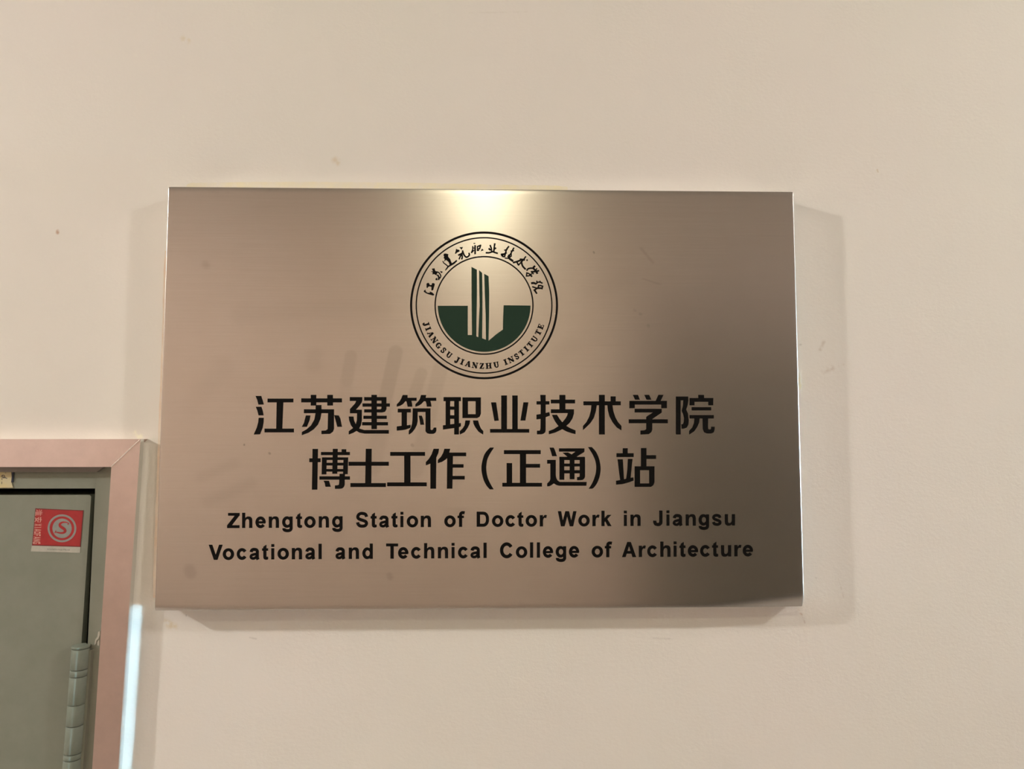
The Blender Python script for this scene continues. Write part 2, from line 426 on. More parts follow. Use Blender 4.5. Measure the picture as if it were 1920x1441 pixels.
# ------------------------------------------------------------------ stickers on the door
YS = YL - 0.0003
sk = empty('fire_sticker', at(105, 1030, YS), 'worn red square sticker with silver ring and letter S on the grey green door', 'sticker')
poly_px('backing', [(66.3, 952.4), (156.8, 956.4), (150.7, 1024.8), (149.8, 1036), (57.8, 1033.2), (59.6, 1022)], YS, .0003, M_white, sk)
poly_px('red_field', [(66.3, 952.4), (156.8, 956.4), (150.9, 1025), (59.8, 1022.3)], YS - .0001, .0001, M_redd, sk)
poly_px('red_field', [(67.8, 954.2), (155.2, 957.6), (149.6, 1023.4), (61.4, 1020.6)], YS - .0002, .0001, M_red, sk)
def skp(u, v):                        # zoomed crop -> picture
    return (40 + u / 13.1, 940 + v / 13.1)
def multi(name, outlines, Y, t, m, parent, conv=lambda p: p):
    V = []; Fc = []; k = 0
    for ol in outlines:
        q = [at(*conv(p), Y) for p in ol]
        prism(V, Fc, [(p.x, p.z) for p in q], Y + t, Y - k * 2e-7); k += 1
    return link(name, new_mesh(name, V, Fc), m, parent)
def ringpx(cx, cy, rx, ry, w, n=64):
    o = arc(cx, cy, rx, ry, 0, 360, n); i = arc(cx, cy, rx - w, ry - w, 0, 360, n)
    return [[o[k], o[k + 1], i[k + 1], i[k]] for k in range(n)]
sc_ = lambda p: skp(*p)
multi('ring', ringpx(998, 655, 352, 342, 48), YS - .0003, .0001, M_silver, sk, sc_)
multi('disc', [arc(1000, 655, 236, 240, 0, 359, 60)], YS - .0003, .0001, M_silver, sk, sc_)
S_path = smooth([(1150, 555), (1140, 520), (1080, 505), (1010, 508), (955, 540), (945, 580), (975, 620), (1030, 655), (1070, 695), (1070, 735), (1030, 765), (960, 770), (890, 758), (848, 745), (840, 720)], 4)
nS = len(S_path)
wS = [14 + 56 * max(0, math.sin(math.pi * (i / (nS - 1)))) ** 1.6 for i in range(nS)]
multi('letter', [ribbon(S_path, wS), [(1165, 520), (1178, 520), (1150, 575), (1130, 560)], [(845, 700), (858, 705), (830, 780), (815, 770)]], YS - .0004, .0001, M_red, sk, sc_)
# vertical lettering, read from top to bottom
def vert(strokes, v0, v1, name='letter'):
    """letter strokes in a unit box (x right, y up), turned a quarter clockwise into rows v0..v1"""
    outs = []
    for path, ww in strokes:
        r = ribbon(path, ww)
        q = []
        for (x, y) in r:
            vv = v0 + x * (v1 - v0)
            left = 352 - (vv - 190) * 0.078; right = 522 - (vv - 190) * 0.078
            q.append((left + y * (right - left), vv))
        outs.append(q)
    multi(name, outs, YS - .0003, .0001, M_pink, sk, sc_)
W_ = .2
LS = {
 'X': [([(.1, 0), (.9, 1)], W_), ([(.9, 0), (.1, 1)], W_)], 'I': [([(.5, 0), (.5, 1)], .26)],
 'A': [([(.08, 0), (.5, 1)], W_), ([(.92, 0), (.5, 1)], W_), ([(.25, .32), (.75, .32)], .15)],
 'O': [([(.15, .15), (.15, .85), (.85, .85), (.85, .15), (.1, .15)], W_)],
 'F': [([(.2, 0), (.2, 1)], W_), ([(.2, .9), (.9, .9)], .2), ([(.2, .5), (.75, .5)], .18)],
 'N': [([(.15, 0), (.15, 1)], W_), ([(.85, 0), (.85, 1)], W_), ([(.15, .95), (.85, .05)], W_)],
 'G': [([(.85, .75), (.8, .92), (.25, .92), (.15, .8), (.15, .2), (.25, .08), (.85, .1)], W_), ([(.85, .1), (.85, .48)], W_), ([(.55, .45), (.92, .45)], .16)]}
for k, ch in enumerate('XIAOFANG'):
    vert(LS[ch], 545 + k * 63, 545 + k * 63 + 54)
vert([([(0.05, .9), (.2, .75)], .1), ([(0.03, .6), (.18, .5)], .1), ([(.05, .05), (.2, .35)], .1), ([(.45, 1), (.3, .6)], .1), ([(.38, .75), (.38, 0)], .1),
      ([(.38, .75), (.98, .75)], .09), ([(.38, .5), (.92, .5)], .09), ([(.38, .27), (.92, .27)], .09), ([(.38, .05), (1, .05)], .09), ([(.66, 1), (.66, .05)], .09)], 195, 352, 'character')
vert([([(.5, 1), (.5, .85)], .12), ([(.08, .66), (.08, .82), (.92, .82), (.92, .66)], .1), ([(.02, .48), (.98, .48)], .1), ([(.42, .74), (.25, .3), (.9, 0)], .1), ([(.75, .48), (.6, .2), (.08, 0)], .1)], 377, 515, 'character')
random.seed(11)
tiny = []
for k in range(24):
    u = 640 + k * 22 + (14 if k > 10 else 0) + (14 if k > 15 else 0); v = 1148 + k * .9
    for s in range(2):
        a = (u + random.random() * 12, v + random.random() * 22); tiny.append(ribbon([a, (a[0] + random.uniform(-5, 9), a[1] + random.uniform(8, 16))], 4.5))
multi('fine_print', tiny, YS - .0001, .0001, M_ink, sk, sc_)
adopt(sk)
YP = YF - .0006
hl = empty('paper_label', at(10, 914, YP), 'yellowed handwritten paper label above the door, cut by the left picture edge', 'label')
cl = lambda p: (p[0] / 12.0, 810 + p[1] / 12.0)
multi('paper', [[(-260, 888), (255, 888), (262, 1000), (250, 1120), (290, 1248), (-260, 1250)]], YP, .0006, M_paper, hl, cl)
multi('label_edge', [[(255, 905), (312, 900), (300, 1050), (298, 1120), (250, 1130), (262, 1000)]], YP - .0001, .0006, M_blue, hl, cl)
multi('handwriting', [ribbon([(20, 1000), (60, 960), (90, 965), (110, 1000), (105, 1030)], 12), ribbon([(60, 975), (40, 1060), (50, 1075)], 10), ribbon([(75, 1030), (110, 1020), (160, 1040)], 14),
      ribbon([(110, 918), (140, 916)], 7), ribbon([(42, 1110), (38, 1165)], 9), ribbon([(85, 1000), (70, 1030)], 16), ribbon([(-120, 960), (-60, 1060)], 12), ribbon([(-150, 1050), (-40, 990)], 12), ribbon([(-100, 1080), (-100, 1170)], 10)],
      YP - .0001, .0001, M_ink, hl, cl)
adopt(hl)

# ------------------------------------------------------------------ old sealant on the wall round the plaque
random.seed(3)
top = [(350, 347), (357, 343), (375, 342.5), (430, 341.5), (500, 341), (575, 340.8), (640, 341.3), (700, 341.5), (760, 342), (850, 344), (930, 346), (985, 347), (1040, 347.6), (1052, 349), (1064, 350)]
tp = smooth(top, 4)
tp = [(x, y + random.uniform(-.35, .35)) for x, y in tp]
s1_ = poly_px('sealant_bead', tp + [(1066, 372), (345, 366)], -.0012, .0012, M_seal)
tag(s1_, 'yellowed strip of old sealant on the wall above the plaque', 'sealant')
lf = smooth([(311, 470), (308.5, 520), (306.5, 600), (303, 700), (299, 800), (295.5, 900), (292, 1000), (289.5, 1080), (289, 1120)], 5)
lf = [(x - 2 + random.uniform(-.4, .4), y) for x, y in lf]
s2_ = poly_px('sealant_bead', lf + [(304, 1120), (326, 470)], -.0012, .0012, M_seal2)
tag(s2_, 'thin tan line of sealant down the left edge of the plaque', 'sealant')
s3_ = poly_px('sealant_bead', [(1490, 690), (1499.5, 700), (1501.5, 708), (1500.5, 714), (1503, 722), (1502, 729), (1490, 735)], -.0012, .0012, M_seal)
tag(s3_, 'small lump of sealant at the right edge of the plaque', 'sealant')

# ------------------------------------------------------------------ the plaque
HW, HH = 0.3, 0.1979
plq = empty('wall_plaque', (0, 0, Z0 - HH), 'brushed stainless steel plaque with a round emblem and black lettering on the cream wall', 'plaque')
R_ = 0.0007
def fold(u, half):                   # distance from the edge -> position round the fold
    return u
def lin(a, b, n): return [a + (b - a) * i / n for i in range(n + 1)]
def bend(x, z):
    """how far the sheet lies behind the flat front (m), for the soft hollows near the folds"""
    y = 0.0
    db = z + HH; dr = HW - x; dl = x + HW; dt = HH - z
    # bottom edge rolls back a little, more towards both corners
    kb = 0.0006 + 0.0034 * max(0, 1 - dr / 0.09) ** 1.5 + 0.0008 * max(0, 1 - dl / 0.05) ** 1.5
    wb = 0.005 + 0.011 * max(0, 1 - dr / 0.09)
    y += kb * max(0, 1 - db / wb) ** 2
    y += 0.0003 * max(0, 1 - dt / 0.005) ** 2
    y += 0.0001 * max(0, 1 - dr / 0.0025) ** 2 + 0.0001 * max(0, 1 - dl / 0.0025) ** 2
    return y
def axis(h):
    fine = [0, .001, .002, .003, .0045, .006, .008, .010, .013, .016, .02]
    inner = lin(-h + R_ + .02, h - R_ - .02, 60)
    return [-h + R_ + f for f in fine[:-1]] + inner + [h - R_ - f for f in fine[:-1]][::-1]
xs = axis(HW); zs = axis(HH)
V = []; Fc = []; nx = len(xs); nz = len(zs)
for z in zs:
    for x in xs: V.append((x, -PD + bend(x, z), z + Z0))
for j in range(nz - 1):
    for i in range(nx - 1): Fc.append([j * nx + i, j * nx + i + 1, (j + 1) * nx + i + 1, (j + 1) * nx + i])
# the folded rim
ringi = [i for i in range(nx)] + [j * nx + nx - 1 for j in range(1, nz)] + [(nz - 1) * nx + i for i in range(nx - 2, -1, -1)] + [j * nx for j in range(nz - 2, 0, -1)]
prev = ringi
for a in (22, 45, 67, 90, 'back'):
    cur = []
    for idx in ringi:
        x, y, z = V[idx]; z -= Z0
        ox = (1 if x > HW - R_ - 1e-6 else -1 if x < -HW + R_ + 1e-6 else 0)
        oz = (1 if z > HH - R_ - 1e-6 else -1 if z < -HH + R_ + 1e-6 else 0)
        L = math.hypot(ox, oz); 
        if a == 'back': s, dy = R_, None
        else: s = R_ * math.sin(math.radians(a)); dy = R_ * (1 - math.cos(math.radians(a)))
        nx_, nz_ = x + (ox * s), z + (oz * s)
        if L > 1.1: nx_, nz_ = x + ox * s * .8, z + oz * s * .8
        V.append((nx_, (y + dy) if dy is not None else 0.0, nz_ + Z0)); cur.append(len(V) - 1)
    m_ = len(cur)
    for k in range(m_): Fc.append([prev[k], cur[k], cur[(k + 1) % m_], prev[(k + 1) % m_]])
    prev = cur
me = new_mesh('panel', V, Fc)
bm = bmesh.new(); bm.from_mesh(me); bmesh.ops.recalc_face_normals(bm, faces=bm.faces); bm.to_mesh(me); bm.free()
if me.polygons[nx * 5 + 5].normal.y > 0: me.flip_normals()
for p in me.polygons: p.use_smooth = True
panel = link('panel', me, M_steel, plq); add_grain(panel, True)

TY = -PD - 0.00012
def grow(pts, d):
    """push an outline outwards by d"""
    n = len(pts); a = sum(pts[i][0] * pts[(i + 1) % n][1] - pts[(i + 1) % n][0] * pts[i][1] for i in range(n))
    sg = 1 if a > 0 else -1; out = []
    for i in range(n):
        p = Vector(pts[i - 1]); q = Vector(pts[i]); r = Vector(pts[(i + 1) % n])
        e1 = (q - p); e2 = (r - q)
        if e1.length < 1e-9 or e2.length < 1e-9: out.append(tuple(q)); continue
        e1.normalize(); e2.normalize()
        n1 = Vector((e1.y, -e1.x)) * sg; n2 = Vector((e2.y, -e2.x)) * sg
        m = n1 + n2
        if m.length < .2: out.append(tuple(q)); continue
        m.normalize(); out.append(tuple(q + m * d / max(.5, m.dot(n1))))
    return out
def glyph(name, outs, conv, parent, m=None, Y=TY, fat=0.00015):
    V = []; Fc = []
    for k, ol in enumerate(outs):
        q = [at(*conv(p), -PD) for p in ol]
        prism(V, Fc, grow([(p.x, p.z) for p in q], fat), -PD + 0.00005, Y - k * 1e-7)
    return link(name, new_mesh(name, V, Fc), m or M_black, parent)
def B(x0, y0, x1, y1): return [(x0, y0), (x1, y0), (x1, y1), (x0, y1)]
A_ = (460, 730, 6.4); C_ = (760, 730, 6.4); D_ = (1060, 730, 6.4)
CH = [
 (A_, [[(125,78),(190,78),(207,130),(220,178),(158,178),(145,125)], [(128,208),(192,208),(208,255),(218,308),(160,308),(147,255)], [(162,340),(220,340),(218,390),(206,460),(175,535),(103,537),(138,460),(156,395)],
   B(268,110,575,152), [(378,150),(368,140),(465,140),(455,152),(442,475),(372,475)], B(232,470,582,512)]),
 (A_, [B(673,107,1158,152), B(787,65,850,190), B(985,65,1050,190), [(845,187),(912,187),(912,280),(900,350),(870,420),(820,475),(760,515),(680,545),(680,510),(740,475),(790,430),(830,360),(845,280)],
   B(705,238,1063,282), [(995,270),(1063,270),(1063,470),(1050,505),(1015,530),(915,533),(915,495),(965,492),(990,475)], [(728,312),(780,312),(770,365),(738,445),(680,445),(705,400)], [(1068,308),(1120,312),(1140,350),(1158,445),(1105,445),(1085,370)]]),
 (A_, [B(1255,92,1402,135), [(1335,130),(1400,130),(1397,150),(1370,190),(1322,245),(1257,245),(1257,235),(1320,165)], B(1257,243,1397,283), [(1342,275),(1397,275),(1397,370),(1385,430),(1355,480),(1300,515),(1243,537),(1243,500),(1290,465),(1325,425),(1340,370)],
   [(1243,325),(1297,325),(1303,370),(1330,430),(1370,470),(1430,487),(1720,487),(1720,527),(1430,527),(1370,515),(1310,480),(1270,430),(1248,370)],
   B(1515,65,1577,472), B(1428,92,1692,132), B(1408,168,1733,203), [(1635,92),(1692,92),(1692,235),(1675,265),(1640,273),(1428,273),(1428,238),(1625,238),(1635,225)], B(1418,315,1695,350), B(1403,392,1710,428)]),
 ((735, 735, 16.95), [[(345,92),(490,92),(490,180),(778,180),(778,268),(612,268),(635,380),(640,455),(500,455),(480,350),(460,285),(430,278),(350,370),(260,425),(155,455),(155,385),(240,300),(300,200),(325,130)],
   [(925,92),(1083,92),(1065,180),(1400,180),(1405,268),(1215,270),(1240,370),(1250,452),(1108,452),(1100,370),(1075,285),(1015,280),(930,370),(850,420),(748,455),(748,380),(830,300),(890,210),(915,130)],
   B(187,530,597,638), B(310,630,470,1100), [(155,1090),(310,1070),(480,1055),(590,1035),(590,1095),(575,1130),(440,1180),(330,1200),(155,1215)], B(665,515,1220,622),
   [(665,515),(812,515),(812,920),(785,1040),(720,1170),(640,1270),(550,1335),(535,1330),(540,1220),(600,1140),(640,1000),(655,850)], [(855,748),(945,748),(990,870),(1018,1028),(905,1028),(885,900)],
   [(1070,515),(1220,515),(1220,1180),(1240,1202),(1280,1202),(1310,1180),(1330,1125),(1405,1125),(1405,1220),(1380,1280),(1320,1315),(1200,1318),(1120,1300),(1070,1240)]]),
 (C_, [B(460,92,665,137), B(485,100,537,440), B(588,100,642,537), B(530,205,600,240), B(530,310,600,350), [(453,430),(500,425),(590,412),(665,403),(665,440),(640,450),(590,460),(453,478)], B(687,95,905,138), B(687,95,750,340),
   [(845,95),(905,95),(905,290),(890,325),(860,340),(845,340)], B(687,297,862,340), [(722,372),(775,372),(770,410),(745,460),(710,510),(655,537),(655,500),(690,465),(712,430)], [(813,372),(872,372),(885,420),(905,465),(935,500),(932,537),(880,505),(840,450),(820,410)]]),
 (C_, [[(1030,155),(1088,155),(1120,370),(1070,375)], B(1152,72,1218,480), B(1285,72,1347,480), [(1418,155),(1475,155),(1440,370),(1383,370)], B(1018,475,1485,515)]),
 ((1000, 735, 16.95), [[(225,90),(388,90),(388,1200),(375,1270),(320,1315),(260,1332),(120,1332),(120,1225),(210,1222),(230,1150),(238,400)], B(105,290,507,385), [(103,715),(250,695),(507,635),(522,740),(388,790),(240,845),(103,858)], B(560,240,1322,350), B(832,90,1015,560), B(562,545,1287,658),
   [(1105,645),(1287,600),(1285,680),(1240,830),(1150,970),(1050,1060),(900,1180),(700,1275),(497,1330),(495,1235),(640,1180),(800,1080),(920,965),(1030,830),(1080,740)], [(597,720),(750,720),(830,850),(925,965),(1050,1075),(1180,1150),(1337,1215),(1337,1325),(1230,1300),(1060,1245),(920,1170),(790,1060),(690,920),(630,800)]]),
 (D_, [B(405,65,472,537), B(218,143,663,187), B(545,83,603,150), [(315,180),(377,180),(365,260),(340,340),(300,400),(250,450),(213,483),(213,438),(255,390),(290,320),(308,250)], [(505,180),(563,180),(575,260),(600,335),(630,390),(672,437),(672,487),(620,455),(570,395),(530,320),(512,250)]]),
 (D_, [[(812,65),(870,65),(892,120),(838,120)], [(950,65),(1005,65),(1030,120),(975,120)], [(1118,65),(1175,65),(1140,140),(1083,140)], B(770,137,1217,178), B(770,140,832,222), B(1152,140,1217,222), B(833,232,1155,273),
   [(1155,240),(1155,275),(1043,352),(975,352),(975,325),(1060,270)], B(762,358,1228,402), [(972,330),(1040,330),(1042,480),(1030,510),(1000,533),(903,537),(903,493),(950,490),(972,475)]]),
 (D_, [B(1328,85,1382,537), B(1328,85,1472,127), [(1418,120),(1472,85),(1475,130),(1465,190),(1448,240),(1470,290),(1480,370),(1475,420),(1455,455),(1420,467),(1395,467),(1393,418),(1412,415),(1422,390),(1425,340),(1415,295),(1398,255),(1412,200)],
   B(1597,65,1663,110), B(1492,103,1773,145), B(1492,110,1548,187), B(1717,110,1773,187), B(1517,212,1748,248), B(1492,308,1780,345), [(1550,340),(1610,340),(1605,390),(1585,440),(1545,500),(1487,537),(1487,495),(1525,455),(1545,400)],
   [(1648,340),(1712,340),(1710,440),(1712,475),(1735,482),(1750,470),(1750,447),(1790,447),(1790,475),(1780,510),(1750,525),(1700,525),(1665,510),(1650,470)]]),
 ((575, 835, 16.95), [[(190,110),(355,110),(335,1395),(172,1395)], B(88,408,440,522), B(460,207,1370,298), [(835,108),(985,108),(968,890),(818,890)], B(1115,120,1255,215), B(492,378,1315,452), [(492,378),(635,378),(622,910),(480,910)], [(1175,378),(1315,378),(1300,905),(1160,905)],
   B(600,548,1200,628), B(600,748,1180,822), B(410,980,1370,1078), [(1050,900),(1215,900),(1205,1240),(1180,1310),(1130,1355),(1060,1368),(903,1368),(903,1270),(990,1262),(1030,1240),(1040,1150)], [(545,1122),(705,1122),(762,1303),(600,1303),(580,1190)]]),
 (A_, [[(1447,712),(1515,712),(1510,1130),(1440,1130)], B(1240,868,1720,912), B(1263,1123,1685,1167)]),
 (C_, [B(-180,750,235,793), B(-12,780,60,1125), B(-217,1115,255,1158)]),
 (C_, [[(340,712),(403,712),(395,760),(370,815),(367,1187),(302,1187),(302,885),(285,893),(248,907),(248,870),(285,830),(315,780)], [(470,712),(537,712),(525,757),(728,757),(728,797),(570,797),(563,1187),(500,1187),(503,820),(480,840),(440,865),(392,880),(392,845),(430,805),(455,760)], B(555,897,697,935), B(555,1037,711,1077)]),
 (C_, [B(1185,728,1623,772), B(1377,765,1447,1125), B(1440,893,1615,935), B(1217,883,1280,1125), B(1165,1120,1638,1162)]),
 ((1020, 835, 16.95), [[(180,68),(305,68),(345,150),(405,332),(262,332),(225,200)], [(103,458),(370,458),(370,950),(390,1040),(430,1110),(500,1158),(1352,1158),(1345,1270),(480,1270),(400,1250),(310,1195),(230,1255),(175,1285),(103,1290),(103,1205),(150,1160),(185,1120),(205,1060),(205,570),(103,570)],
   B(480,92,1280,187), [(1020,180),(1278,180),(1270,205),(1040,345),(1040,370),(740,370),(740,345),(595,228),(760,222),(880,285)], B(492,360,1290,455), B(495,360,640,1080), B(820,440,965,1065), [(1140,365),(1300,375),(1300,980),(1280,1040),(1230,1085),(1160,1095),(1055,1095),(1055,1005),(1110,1000),(1140,980)], B(600,575,1200,657), B(600,785,1200,878)]),
 (D_, [B(690,705,747,770), B(615,765,818,808), [(628,838),(688,838),(703,1080),(660,1090),(645,980)], [(752,833),(805,833),(780,1070),(730,1080),(745,960)], [(610,1095),(700,1078),(770,1062),(815,1055),(818,1090),(750,1115),(680,1133),(610,1138)],
   B(908,703,972,930), B(960,788,1087,830), B(833,922,1068,965), B(833,922,895,1165), [(1007,922),(1068,922),(1068,1110),(1055,1145),(1025,1165),(1007,1165)], B(833,1127,1028,1165)])]
def cv(fr): return lambda p: (fr[0] + p[0] / fr[2], fr[1] + p[1] / fr[2])
for fr, outs in CH: glyph('character', outs, cv(fr), plq)
glyph('bracket', [smooth([(1018,697),(985,730),(950,780),(925,860),(915,930),(920,1000),(940,1080),(975,1150),(1015,1195)], 3) + smooth([(1058,1195),(1030,1150),(1000,1090),(980,1030),(970,960),(972,900),(985,830),(1020,760),(1062,697)], 3)], cv(C_), plq)
glyph('bracket', [smooth([(318,692),(365,745),(400,820),(418,900),(422,960),(410,1040),(380,1120),(340,1175),(318,1187)], 3) + smooth([(283,1187),(320,1130),(350,1060),(368,990),(372,920),(360,850),(330,780),(300,730),(275,692)], 3)], cv(D_), plq)

# sans-serif bold letters: units of cap height = 100, baseline y = 0
def ell(cx, cy, rx, ry, cx2, rx2, ry2, n=40):
    o = arc(cx, cy, rx, ry, 0, 360, n); i = arc(cx2, cy, rx2, ry2, 0, 360, n)
    return [[o[k], o[k + 1], i[k + 1], i[k]] for k in range(n)]
def rb(path, w, k=4): return ribbon(smooth(path, k), w)
ARCH = smooth([(17, 58), (24, 69), (32, 74.5), (42, 76), (53, 74.5), (61, 69), (65.5, 60), (67, 47)], 2) + [(67, 0), (47.5, 0)] + smooth([(47.5, 42), (46.5, 52), (42.5, 58), (36, 60), (28, 57.5), (22, 50), (19.5, 38)], 2) + [(17, 38)]
GL = {
 'o': ell(37.5, 36.8, 37.5, 38.8, 37.5, 17.5, 21),
 'n': [B(0, 0, 19.5, 74), ARCH], 'h': [B(0, 0, 19.5, 101), ARCH], 'u': [B(47.5, 0, 67, 74), [(67 - x, 74 - y) for x, y in ARCH]],
 'e': [ribbon(arc(33.5, 37, 24.6, 29.3, -7, 322, 30), 18.6), B(12, 30, 64.5, 43)],
 'c': [ribbon(arc(34.5, 37, 25, 29.3, 35, 325, 28), 19)],
 'a': [rb([(11, 51), (14, 60), (22, 66.5), (32, 67.5), (43, 66), (51, 59), (52.5, 48), (52.5, 16), (54.5, 6), (57, 0)], 19), rb([(52, 37), (40, 35.5), (26, 32.5), (14, 28), (9.5, 20), (12, 11), (22, 6.5), (33, 8), (43, 15), (52, 26)], 16)],
 'g': ell(31.5, 37.5, 31.5, 38, 35, 15.5, 20, 36) + [B(50, 0, 69, 74), rb([(59.5, 6), (59, -7), (52, -17), (36, -20.5), (20, -18), (12, -12), (11, -5)], [19, 19, 17, 15, 16, 18, 20, ][0:1][0])],
 'd': ell(31.5, 36.5, 31.5, 38.5, 35, 15.5, 21, 36) + [B(50, 0, 69, 101)],
 't': [smooth([(8, 84), (18, 92), (27.5, 97)], 2) + [(27.5, 20)] + smooth([(30, 15.5), (38, 16.5), (39, 2), (30, -1.5), (20, -1), (11, 5), (8, 16)], 2), B(0, 59, 38.5, 73.5)],
 'i': [B(0, 0, 18.5, 73.5), B(0, 84.5, 18.5, 101.5)], 'l': [B(0, 0, 19.5, 101.5)],
 'S': [rb([(9.5, 32), (14, 18.5), (26, 9.5), (41, 7.5), (58, 10), (68, 20), (68.5, 31), (61, 40), (45, 46), (28, 52), (14, 60), (11, 72), (16, 84), (27, 91.5), (41, 93), (57, 90), (66, 82), (69, 71)], 19)],
 's': [rb([(9.5, 22), (14, 11), (27, 6.5), (40, 7), (52, 13), (53, 23), (45, 31), (28, 37), (14, 44), (9.5, 53), (14, 63), (26, 67.5), (38, 67), (49, 62), (53, 52)], 17)],
 'D': [rb([(36, 91), (52, 89), (64, 80), (70.5, 66), (72, 50), (70.5, 34), (64, 20), (52, 11), (36, 9)], 19), B(0, 0, 21, 100), B(10, 81.5, 38, 100), B(10, 0, 38, 18.5)],
 'Z': [B(7, 83, 83, 100), B(0, 0, 82, 17.5), [(83, 86), (28, 14), (0, 14), (0, 17), (55, 86)]],
 'V': [[(0, 100), (22, 100), (45.5, 32), (69, 100), (91, 100), (57, 0), (34, 0)]],
 'W': [[(0, 100), (21, 100), (33, 38), (50, 100), (74, 100), (89.5, 38), (103.5, 100), (124, 100), (102, 0), (80, 0), (62, 66), (44, 0), (21, 0)]],
 'A': [[(0, 0), (23, 0), (46.5, 74), (70, 0), (94, 0), (58, 100), (35, 100)], B(22, 23, 71, 40)],
 'T': [B(0, 83, 79, 100), B(29, 0, 50, 90)],
 'C': [ribbon(arc(44, 50, 34.5, 42.5, 34, 326, 32), 20.5)],
 'J': [rb([(50.5, 101), (50.5, 28), (47, 15), (38, 8.8), (27, 8.5), (15, 13), (10, 24), (10, 33)], 20.5)],
 'k': [B(0, 0, 19.5, 101.5), [(15, 22), (15, 45), (40, 74), (64, 74), (38, 47), (66, 0), (42, 0), (25, 33)]],
 'r': [B(0, 0, 20, 74), smooth([(17, 52), (22, 62), (28, 71), (36, 76), (46, 73.5)], 2) + smooth([(41.5, 56), (33, 58), (25, 54), (20, 40)], 2) + [(17, 40)]],
 'f': [B(9.5, 0, 29, 82), B(0, 59.5, 41, 73.5), rb([(19.2, 78), (20.5, 88), (27, 93.5), (36, 95), (46, 93)], 18)]}
L1 = [('Z',426.0),('h',454.2),('e',479.3),('n',504.2),('g',529.3),('t',555.3),('o',570.7),('n',597.9),('g',622.9),('S',667.9),('t',695.2),('a',711),('t',734.2),('i',751),('o',762.9),('n',789.2),('o',833.3),('f',858.2),
      ('D',894),('o',922.7),('c',947.9),('t',970.2),('o',985.8),('r',1012.3),('W',1046.2),('o',1084.6),('r',1111),('k',1127.9),('i',1170),('n',1182.3),('J',1225),('i',1249.8),('a',1261.3),('n',1285.8),('g',1310),('s',1335.2),('u',1359.2)]
L2 = [('V',391.8),('o',417.9),('c',444.2),('a',467.9),('t',491.7),('i',508.9),('o',520.6),('n',547.5),('a',572.5),('l',597.5),('a',629),('n',654.2),('d',679.6),('T',724.2),('e',746.8),('c',771),('h',795.4),('n',821.3),('i',846.9),('c',859),('a',882.1),('l',906.8),
      ('C',937.9),('o',967.5),('l',994),('l',1006.8),('e',1018.2),('g',1042.1),('e',1067.1),('o',1109.6),('f',1134.2),('A',1166.5),('r',1197.9),('c',1213.8),('h',1238.3),('i',1263.2),('t',1274.2),('e',1290),('c',1312.9),('t',1335.4),('u',1352.1),('r',1377.1),('e',1392.9)]
U = 27.8 / 100
for line, (xa, ya, xb, yb) in ((L1, (441, 989.2, 1378, 984.2)), (L2, (392, 1048.8, 1410, 1042.0))):
    for ch, x0 in line:
        yb_ = ya + (yb - ya) * (x0 - xa) / (xb - xa)
        glyph('letter', GL[ch], lambda p, x0=x0, y0=yb_: (x0 + p[0] * U, y0 - p[1] * U), plq)

# emblem
ECX, ECY = 907.6, 572.3
def ring_obj(name, r, wd, parent):
    return glyph(name, ringpx(ECX, ECY, r, r - .3, wd, 120), lambda p: p, parent, None, TY, 0.00018)
emb = ring_obj('emblem', 138.4, 3.3, plq)
emb['label'] = 'round emblem of rings, lettering and a green tower over a half disc'
ring_obj('ring', 128.0, 1.7, emb); ring_obj('ring', 92.6, 1.8, emb)
E_ = (760, 425, 4.883)
g_out = [(297,723),(572,723),(572,990),(610,990),(606,600),(606,367),(655,393),(656,600),(652,850),(650,1003),(668,1010),(672,900),(680,720),(677,560),(675,397),(703,422),(706,600),(706,800),(703,1020),(738,1033),(735,800),(727,600),(722,430),(762,453),(768,600),(767,800),(762,1043),(830,985),(893,940),(895,830),(900,718)]
half = [((907.8 + 86.9 * math.cos(math.radians(a)) - 760) * 4.883, (572.6 + 86.7 * math.sin(math.radians(a)) - 425) * 4.883) for a in range(0, 181, 3)]
gs = glyph('green_shape', [g_out + half[:-1]], cv(E_), emb, M_green, TY, 0)
gs['label'] = 'dark green half disc with three tall slanted tower bars'
